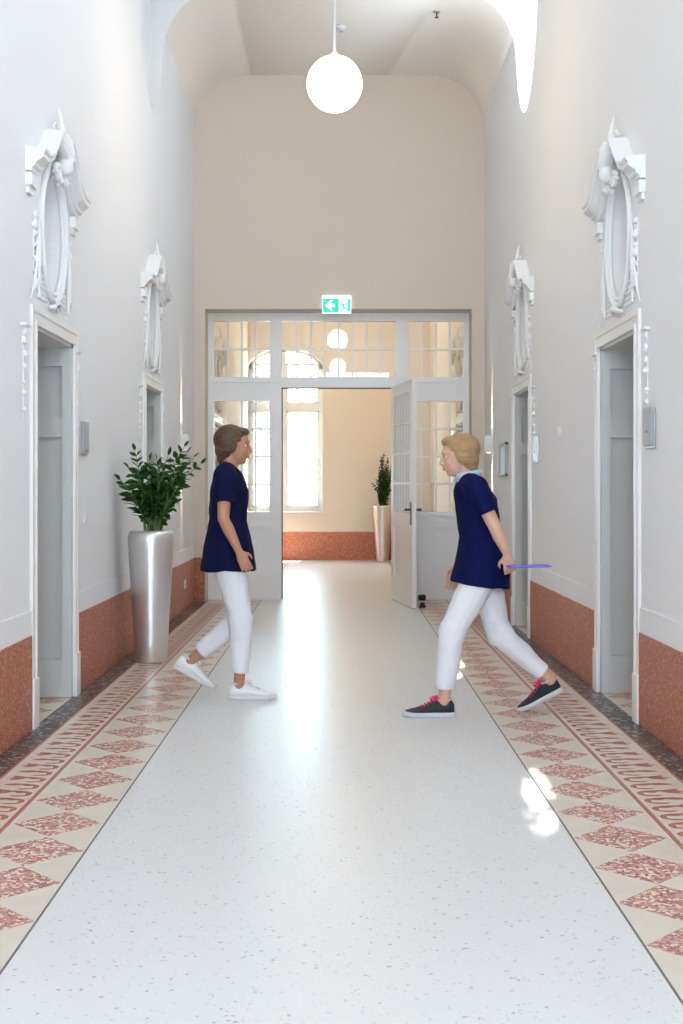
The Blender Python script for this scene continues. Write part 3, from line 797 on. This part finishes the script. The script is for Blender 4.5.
def planter(x, y, label, potprof, stems, leafL, leafW, mat, seed, xmin=-9, xmax=9, pairs=9, start=.3):
    rng = random.Random(seed)
    e = empty('potted_plant', (x, y, 0)); tag(e, label, 'potted plant')
    bm = bmesh.new(); lathe(bm, potprof, n=64); obj('pot', bm, M['pot'], e, True)
    H = max(z for r, z in potprof); ri = potprof[-3][0]
    bm = bmesh.new(); lathe(bm, [(0, H - .06), (ri + .004, H - .06), (ri + .004, H - .045), (ri * .5, H - .03), (0, H - .028)], n=32); obj('soil', bm, M['soil'], e, True)
    bs = bmesh.new(); bl = bmesh.new()
    for (tx, ty, tz) in stems:
        b = Vector((rng.uniform(-.35, .35) * ri + tx * .12, rng.uniform(-.35, .35) * ri + ty * .12, H - .04)); T = Vector((tx, ty, H + tz))
        c1 = b + Vector((tx * .12, ty * .12, (tz) * .62)); n = 14; pts = []
        for i in range(n + 1):
            t = i / n; pts.append(b * (1 - t) ** 2 + c1 * (2 * t * (1 - t)) + T * t * t)
        tube(bs, pts, [.0065 * (1 - .75 * i / n) for i in range(n + 1)], n=6)
        m = int(pairs * (T - b).length / .55)
        az = rng.uniform(0, PI)
        for j in range(m):
            t = start + (1 - start) * j / max(1, m - 1); i = min(n - 1, int(t * n)); p = pts[i].lerp(pts[i + 1], t * n - i); tg = (pts[i + 1] - pts[i]).normalized()
            ref = Vector((math.cos(az), math.sin(az), .1)); s = ref - tg * ref.dot(tg); s.normalize()
            sc = (.65 + .5 * math.sin(PI * min(1, t * 1.0))) * rng.uniform(.8, 1.15)
            for q in ((-1, 1) if j < m - 1 else (0,)):
                dr = (s * q + tg * rng.uniform(.55, .9) + Vector((rng.uniform(-.25, .25), rng.uniform(-.25, .25), rng.uniform(-.2, .2)))) if q else tg
                pe = p + dr.normalized() * leafL * sc
                if x + pe.x < xmin or x + pe.x > xmax: continue
                leafmesh(bl, p, dr, Vector((rng.uniform(-.8, .8), rng.uniform(-1.2, .2), rng.uniform(.2, 1.2))), leafL * sc, leafW * sc)
    obj('stems', bs, M['stem'], e, True)
    obj('foliage', bl, mat, e, True, recalc=False)
    return e
pot1 = [(0, 0), (.108, 0), (.114, .012), (.122, .15), (.135, .38), (.149, .60), (.160, .76), (.166, .86), (.166, .895), (.160, .925), (.147, .945), (.132, .95), (.122, .945), (.118, .90), (0, .90)]
st1 = [(-.17, -.28, .36), (-.13, -.16, .44), (-.10, -.10, .57), (.0, -.05, .50), (.06, -.12, .50), (.24, .0, .60), (.27, -.1, .55), (.36, -.02, .48), (.30, .05, .52),
       (.19, -.1, .42), (.20, -.12, .20), (.17, .05, .28), (-.05, -.2, .36), (-.12, .06, .30), (.07, .12, .42), (.02, -.16, .30), (.10, -.2, .38), (-.08, -.1, .22), (-.13, -.12, .28),
       (.12, .02, .54), (-.02, .08, .44), (.05, -.05, .34), (.14, -.16, .30)]
planter(-1.36, 8.60, 'tall silver planter with a wide dark green plant against the left wall', pot1, st1, .095, .044, M['leaf'], 11, xmin=-1.575)
pot2 = [(0, 0), (.10, 0), (.106, .012), (.120, .2), (.142, .5), (.158, .75), (.168, .92), (.172, .945), (.168, .955), (.155, .955), (.15, .94), (.148, .91), (0, .91)]
st2 = [(.02, 0, .88), (-.02, .02, .80), (.10, .0, .70), (.14, -.02, .66), (-.05, 0, .62), (.06, -.06, .6), (.0, .06, .5), (.12, .05, .5), (-.1, .02, .42), (-.16, 0, .36), (.16, 0, .44), (.05, -.08, .42), (-.03, -.08, .35), (.18, 0, .6), (.08, .04, .78),
       (-.07, -.04, .28), (.1, -.07, .3), (0, -.05, .7)]
planter(0.745, 20.45, 'silver planter with narrow upright plant at the end wall, behind the open door', pot2, st2, .075, .045, M['leaf2'], 4, pairs=13, start=.12)

# ------------------------------------------------------------------ people
def hand(bm, w_, d, pn, thumb, curl=0.5, sc=1.0):
    """w_ wrist, d direction of the fingers, pn palm normal (fingers close towards it), thumb side vector"""
    w_ = Vector(w_); d = Vector(d).normalized(); pn = Vector(pn); pn = (pn - d * pn.dot(d)).normalized(); s = Vector(thumb); s = (s - d * s.dot(d) - pn * s.dot(pn)).normalized()
    tube(bm, [w_ - d * .02, w_ + d * .015 * sc, w_ + d * .05 * sc, w_ + d * .085 * sc], [(.024 * sc, .019 * sc), (.027 * sc, .017 * sc), (.037 * sc, .014 * sc), (.037 * sc, .011 * sc)], side=s)
    for i, (off, L) in enumerate(((.029, .068), (.010, .077), (-.010, .072), (-.029, .056))):
        p = w_ + d * .080 * sc + s * off * sc; pts = [p]; a = 0.0
        for jn, fr in enumerate((.45, .3, .25)):
            a += curl * (.75 + .12 * i) * (0.8 if jn == 0 else 1.0)
            p = p + (d * math.cos(a) + pn * math.sin(a) + s * off * 1.2) * (L * fr * sc); pts.append(p)
        tube(bm, pts, [.0088 * sc, .0085 * sc, .0078 * sc, .0055 * sc], n=8, side=s)
    p = w_ + d * .022 * sc + s * .020 * sc
    tube(bm, [p, p + (d * .6 + s * .8 + pn * .35).normalized() * .035 * sc, p + (d * .9 + s * .8 + pn * .7).normalized() * .062 * sc, p + (d * 1.25 + s * .7 + pn * .9).normalized() * .085 * sc],
         [.013 * sc, .011 * sc, .0095 * sc, .006 * sc], n=8, side=pn)
def shoe(parent, heel, d, mats, laces=True):
    e = empty('shoe', (0, 0, 0)); 
    d = Vector(d).normalized(); s = Vector((0, 0, 1)).cross(d)
    s = Vector((0, 1, 0)) if s.length < .01 else s.normalized(); u = d.cross(s)
    MM = Matrix((( *[d.x, s.x, u.x], heel[0]), (*[d.y, s.y, u.y], heel[1]), (*[d.z, s.z, u.z], heel[2]), (0, 0, 0, 1)))
    bpy.data.objects.remove(e)
    st = [(0.0, .018, .018, .070), (.012, .029, .016, .088), (.035, .035, .016, .094), (.07, .036, .016, .088), (.10, .037, .016, .092), (.125, .039, .016, .084), (.16, .043, .016, .066), (.20, .045, .016, .052), (.235, .040, .016, .044), (.262, .028, .017, .036), (.275, .012, .018, .028)]
    bm = bmesh.new(); rings = []
    for x, hw, b, t in st:
        r = []
        for j in range(16):
            a = 2 * PI * j / 16; cy_, sy_ = math.cos(a), math.sin(a)
            yy = hw * math.copysign(abs(cy_) ** .75, cy_) * (1 if sy_ < .2 else 1 - .35 * sy_); zz = (b + t) / 2 + (t - b) / 2 * sy_
            r.append(MM @ Vector((x, yy, zz)))
        rings.append(r)
    loft(bm, rings); up = obj('shoe', bm, mats[0], parent, True)
    bm = bmesh.new(); rings = []
    for x, hw in ((-.006, .018), (.004, .030), (.03, .038), (.08, .038), (.13, .041), (.18, .047), (.22, .046), (.25, .038), (.272, .022), (.283, .008)):
        toe = .006 * max(0, (x - .2) / .08)
        r = [MM @ Vector((x, yy * hw, zz)) for yy, zz in ((-1, .003 + toe), (-.9, toe), (.9, toe), (1, .003 + toe), (1.02, .020), (.96, .026 + toe), (-.96, .026 + toe), (-1.02, .020))]
        rings.append(r)
    loft(bm, rings); obj('sole', bm, mats[1], up, True)
    bm = bmesh.new()
    for i in range(5):
        x = .105 + i * .017; z = .096 - i * .0085
        tube(bm, [MM @ Vector((x, -.026, z - .012)), MM @ Vector((x + .006, -.012, z)), MM @ Vector((x + .002, .012, z)), MM @ Vector((x + .008, .026, z - .012))], [.0035] * 4, n=6)
    for q in (-1, 1):
        tube(bm, [MM @ Vector((.10, 0, .098)), MM @ Vector((.115, q * .02, .108)), MM @ Vector((.135, q * .028, .094)), MM @ Vector((.12, q * .012, .093))], [.003] * 4, n=6)
    ell(bm, MM @ Vector((.098, 0, .098)), (.014, .014, .02), None, 10, 8)
    obj('laces', bm, mats[2], up, True)
    bm = bmesh.new()
    for i in range(12):
        a0, a1 = 2 * PI * i / 12, 2 * PI * (i + 1) / 12
        tube(bm, [MM @ Vector((.052 + .036 * math.cos(a), .027 * math.sin(a), .092 - .004 * math.cos(a))) for a in (a0, a1)], [.006, .006], n=6)
    obj('collar', bm, mats[3], up, True)
def person(name, loc, rz, J, skin, topm, hairm, shoem, label, hem, sleeve=.55, collar=None):
    """J: joint positions in the figure's own frame (x forward, y to its left, z up)"""
    V = {k: Vector(v) for k, v in J.items() if len(v) == 3}
    bm = bmesh.new()
    pel, wa, ch, nb, hd = V['pelvis'], V['waist'], V['chest'], V['neck'], V['head']
    tube(bm, [pel - Vector((0, 0, .09)), pel, wa, ch, nb + Vector((0, 0, -.035)), nb], [(.10, .08), (.158, .108), (.118, .086), (.148, .100), (.12, .07), (.05, .05)], n=24)
    tube(bm, [nb - Vector((0, 0, .04)), nb + (hd - nb) * .4, hd + Vector((-.01, 0, -.03))], [(.062, .058), (.050, .052), (.05, .055)], n=16)
    for sd in ('l', 'r'):
        sh, el, wr = V['sh_' + sd], V['el_' + sd], V['wr_' + sd]
        ell(bm, sh, (.052, .05, .055)); tube(bm, [nb + Vector((0, 0, -.03)), sh], [(.05, .055), (.048, .05)], side=(1, 0, 0))
        tube(bm, [sh, sh.lerp(el, .35), el, el.lerp(wr, .3), wr], [.046, .043, .035, .036, .022])
        ell(bm, el, (.035, .035, .035))
        hd_ = V['hand_' + sd] - wr
        side = Vector((0, -1 if sd == 'l' else 1, 0))
        hand(bm, wr, hd_, V['palm_' + sd], V['thumb_' + sd], J['curl_' + sd][0], .95)
        hp, kn, an = V['hip_' + sd], V['kn_' + sd], V['an_' + sd]
        tube(bm, [hp + Vector((0, 0, .03)), hp.lerp(kn, .25), kn, kn.lerp(an, .3), kn.lerp(an, .8), an - (kn - an).normalized() * .02], [.088, .078, .052, .052, .034, .034])
        ell(bm, kn, (.053, .052, .055))
        fd = V['foot_' + sd].normalized(); hl = V['heel_' + sd]; fs = Vector((0, 0, 1)).cross(fd).normalized(); fu = fd.cross(fs)
        tube(bm, [hl + fd * .012 + fu * .045, hl + fd * .06 + fu * .05, hl + fd * .13 + fu * .045, hl + fd * .2 + fu * .035, hl + fd * .25 + fu * .03], [(.022, .022), (.026, .028), (.030, .024), (.034, .014), (.018, .008)], side=fs)
        tube(bm, [an, hl + fd * .055 + fu * .045], [.033, .030])
    # head with face
    R = Matrix.Rotation(J.get('nod', (0,))[0], 3, 'Y')
    H = lambda x, y, z: hd + R @ Vector((x, y, z))
    ell(bm, H(-.008, 0, .02), (.098, .076, .095), R, 28, 20); ell(bm, H(.028, 0, -.035), (.062, .056, .078), R, 20, 14); ell(bm, H(.055, 0, -.088), (.026, .026, .020), R)
    ell(bm, H(.02, 0, .0), (.072, .066, .08), R, 20, 14)
    tube(bm, [H(.083, 0, .018), H(.097, 0, -.01), H(.106, 0, -.03), H(.090, 0, -.042)], [(.007, .008), (.010, .012), (.015, .012), (.011, .008)], n=10)
    tube(bm, [H(.079, -.045, .027), H(.090, 0, .030), H(.079, .045, .027)], [.008, .010, .008], n=8, side=(0, 0, 1))
    for q in (-1, 1):
        ell(bm, H(.058, q * .036, -.028), (.022, .020, .020), R, 12, 8)
        ell(bm, H(-.008, q * .076, -.005), (.018, .008, .030), R, 12, 8)
    ell(bm, H(.087, 0, -.060), (.010, .020, .010), R, 12, 8)
    body = remesh(name, bm, skin, .0052, 4); body.location = loc; body.rotation_euler = (0, 0, rz)
    tag(body, label, 'person')
    for q in (-1, 1):
        bm = bmesh.new(); ell(bm, H(.0745, q * .031, .006), (.012, .012, .0065), R, 12, 8); ey = obj('eye', bm, M['eyewhite'], body, True)
        bm = bmesh.new(); ell(bm, H(.0835, q * .033, .006), (.0045, .0065, .0062), R, 10, 8); obj('iris', bm, M['iris'], ey, True)
        bm = bmesh.new(); tube(bm, [H(.083, q * .016, .026), H(.084, q * .032, .031), H(.074, q * .048, .026)], [.002, .003, .0015], n=6, side=(0, 0, 1)); obj('eyebrow', bm, hairm, body, True)
    bm = bmesh.new(); ell(bm, H(.0935, 0, -.057), (.006, .022, .0045), R, 12, 8); ell(bm, H(.0925, 0, -.066), (.007, .018, .005), R, 12, 8); obj('lips', bm, M['lip'], body, True)
    # hair
    bm = bmesh.new(); ell(bm, H(-.022, 0, .036), (.102, .084, .093), R, 28, 20); ell(bm, H(-.050, 0, -.02), (.060, .076, .080), R, 20, 14); ell(bm, H(-.062, 0, -.07), (.034, .055, .045), R); ell(bm, H(.045, 0, .085), (.045, .055, .028), R)
    for q in (-1, 1): ell(bm, H(-.02, q * .066, .01), (.05, .024, .06), R)
    hr = remesh('hair', bm, hairm, .0045, 3, body)
    def strands(co):        # combed strands
        d = co - hd; a = math.atan2(d.y, d.z - .02)
        return .0035 * noise.noise(Vector((a * 9, d.x * 7, 3))) + .002 * noise.noise(Vector((a * 25, d.x * 10, 1)))
    displace(hr.data, strands)
    # tunic
    bm = bmesh.new()
    hz = Vector((pel.x + (.02 if J['nod'][0] > .1 else .0), 0, hem))
    tube(bm, [hz, pel, wa, ch, nb + Vector((0, 0, -.045)), nb + Vector((0, 0, -.008))], [(.198, .166), (.197, .148), (.148, .114), (.168, .120), (.14, .09), (.068, .062)], n=32)
    for sd in ('l', 'r'):
        sh, el = V['sh_' + sd], V['el_' + sd]
        tube(bm, [nb + Vector((0, 0, -.035)), sh], [(.066, .07), (.066, .068)], side=(1, 0, 0)); ell(bm, sh, (.068, .064, .07))
        tube(bm, [sh, sh.lerp(el, sleeve * .5), sh.lerp(el, sleeve)], [.066, .064, .066])
    tu = remesh('tunic', bm, topm, .006, 5, body)
    displace(tu.data, lambda c_: noise.noise(Vector((c_.x * 9, c_.y * 9, c_.z * 5))) * .010 + noise.noise(Vector((c_.x * 24 + c_.z * 14, c_.y * 24, c_.z * 9))) * .004)
    if collar:
        bm = bmesh.new()
        N = 20
        for r0, z0 in ((.064, -.012),):
            rings = []
            for i in range(N):
                a = 2 * PI * i / N; cx_, sx_ = math.cos(a), math.sin(a)
                rings.append([nb + Vector((cx_ * (r0 + o), sx_ * (r0 + o + .004), z0 + h_ + .012 * (-cx_))) for o, h_ in ((0, 0), (.012, -.008), (.006, .04), (-.002, .042))])
            loft(bm, rings, closed=True)
        obj('collar', bm, collar, body, True)
    # trousers
    bm = bmesh.new()
    tube(bm, [pel - Vector((0, 0, .11)), pel - Vector((0, 0, .03)), pel + Vector((0, 0, .10))], [(.13, .105), (.172, .122), (.14, .105)], n=24)
    for sd in ('l', 'r'):
        hp, kn, an = V['hip_' + sd], V['kn_' + sd], V['an_' + sd]
        cuff = kn.lerp(an, .84)
        tube(bm, [hp + Vector((0, 0, .02)), hp.lerp(kn, .3), kn.lerp(hp, .15), kn.lerp(an, .15), kn.lerp(an, .5), cuff], [.098, .092, .074, .070, .062, .052])
        ell(bm, kn, (.073, .068, .073))
    tr = remesh('trousers', bm, M['whitecloth'], .0065, 5, body)
    displace(tr.data, lambda c_: noise.noise(Vector((c_.x * 10, c_.y * 10, c_.z * 6 + 7))) * .008 + noise.noise(Vector((c_.x * 12, c_.y * 12, c_.z * 26))) * .004)
    for sd in ('l', 'r'):
        shoe(body, V['heel_' + sd], V['foot_' + sd], shoem)
    return body

J1 = dict(pelvis=(0, 0, .90), waist=(0.005, 0, 1.06), chest=(.01, 0, 1.235), neck=(.0, 0, 1.385), head=(.035, 0, 1.505), nod=(0.05,),
          sh_r=(.0, -.165, 1.325), el_r=(-.005, -.215, 1.075), wr_r=(.085, -.215, .885), hand_r=(.135, -.205, .78), palm_r=(-.2, 1, 0), thumb_r=(1, .3, .2), curl_r=(.35,),
          sh_l=(.0, .165, 1.325), el_l=(-.05, .215, 1.08), wr_l=(.03, .22, .87), hand_l=(.06, .215, .77), palm_l=(-.2, -1, 0), thumb_l=(1, -.3, .2), curl_l=(.4,),
          hip_r=(.0, -.085, .86), kn_r=(.085, -.07, .475), an_r=(.075, -.06, .095), heel_r=(.015, -.06, 0.0), foot_r=(1, 0, 0),
          hip_l=(.0, .085, .86), kn_l=(.07, .085, .47), an_l=(-.22, .085, .215), heel_l=(-.335, .085, .17), foot_l=(.86, 0, -.50))
person('person', (-.668, 7.13, 0), 0, J1, M['skin1'], M['navy'], M['hair1'], (M['shoewhite'], M['solewhite'], M['shoewhite'], M['solewhite']),
       'person in navy short-sleeved top, white trousers and white sneakers striding right', .76, .62)
J2 = dict(pelvis=(0.0, 0, .85), waist=(.02, 0, 1.0), chest=(.045, 0, 1.17), neck=(.085, 0, 1.315), head=(.135, 0, 1.43), nod=(0.12,),
          sh_l=(.06, .165, 1.255), el_l=(-.04, .225, 1.03), wr_l=(-.10, .215, .90), hand_l=(-.12, .205, .81), palm_l=(-.1, -1, 0), thumb_l=(1, -.2, 0), curl_l=(.75,),
          sh_r=(.06, -.165, 1.255), el_r=(.05, -.225, 1.01), wr_r=(.13, -.21, .80), hand_r=(.16, -.205, .71), palm_r=(-.2, 1, 0), thumb_r=(1, .2, .5), curl_r=(.4,),
          hip_l=(.0, .085, .81), kn_l=(.185, .08, .465), an_l=(.225, .075, .095), heel_l=(.170, .075, 0.0), foot_l=(1, 0, 0),
          hip_r=(.0, -.085, .81), kn_r=(-.10, -.085, .43), an_r=(-.385, -.085, .175), heel_r=(-.455, -.085, .115), foot_r=(.89, 0, -.455))
p2 = person('person', (.80, 6.60, 0), PI, J2, M['skin2'], M['navy2'], M['hair2'], (M['shoeblack'], M['solegrey'], M['pink'], M['solegrey']),
       'person in dark blue top, white trousers and black sneakers with pink laces striding left', .715, .62, M['bluecloth'])
# folder held in the near hand of the right person
bm = bmesh.new(); bbox(bm, (.0, .0, -.004), (.22, .15, .004), .002, 2)
f = obj('document_folder', bm, M['folder']); f.location = (.895, 6.24, .835); f.rotation_euler = (0, -.02, 0)
tag(f, 'thin blue-violet folder held by the person in the dark blue top', 'folder')

# ------------------------------------------------------------------ outside
bm = bmesh.new(); box(bm, (-30, YF + .5, -.4), (30, 60, -.3)); o = struct(obj('ground', bm, M['paving']))
bm = bmesh.new(); box(bm, (-30, 27, -.3), (30, 60, -.27)); o = struct(obj('lawn', bm, M['grass']))
def tree(x, y, h, r, seed, label):
    rng = random.Random(seed)
    e = empty('tree', (x, y, -.27)); tag(e, label, 'tree', 'trees outside the far window')
    bm = bmesh.new(); tube(bm, [(0, 0, 0), (.05, 0, h * .35), (0, .05, h * .75)], [.16, .12, .05], n=12)
    for i in range(6):
        a = rng.uniform(0, 2 * PI); z = h * rng.uniform(.35, .6)
        tube(bm, [(0, 0, z), (math.cos(a) * r * .35, math.sin(a) * r * .35, z + h * .12), (math.cos(a) * r * .7, math.sin(a) * r * .7, z + h * .2)], [.06, .04, .015], n=8)
    obj('trunk', bm, M['bark'], e, True)
    bm = bmesh.new()
    for i in range(1700):
        a = rng.uniform(0, 2 * PI); u = rng.uniform(-1, 1); q = rng.uniform(.45, 1) ** .6
        sr = math.sqrt(1 - u * u) * r * q * (1 + .25 * math.sin(3 * a + seed))
        p = Vector((math.cos(a) * sr, math.sin(a) * sr, h * .68 + u * r * .9 * q))
        leafmesh(bm, p, Vector((rng.uniform(-1, 1), rng.uniform(-1, 1), rng.uniform(-.8, .4))), Vector((0, 0, 1)), .22, .13)
    obj('crown', bm, M['tree'], e, False, recalc=False)
tree(-3.0, 29.5, 5.6, 1.9, 3, 'leafy green tree outside, seen through the left partition panes')
tree(0.5, 33.5, 5.0, 2.3, 8, 'pale green tree outside the far window behind the doorway')
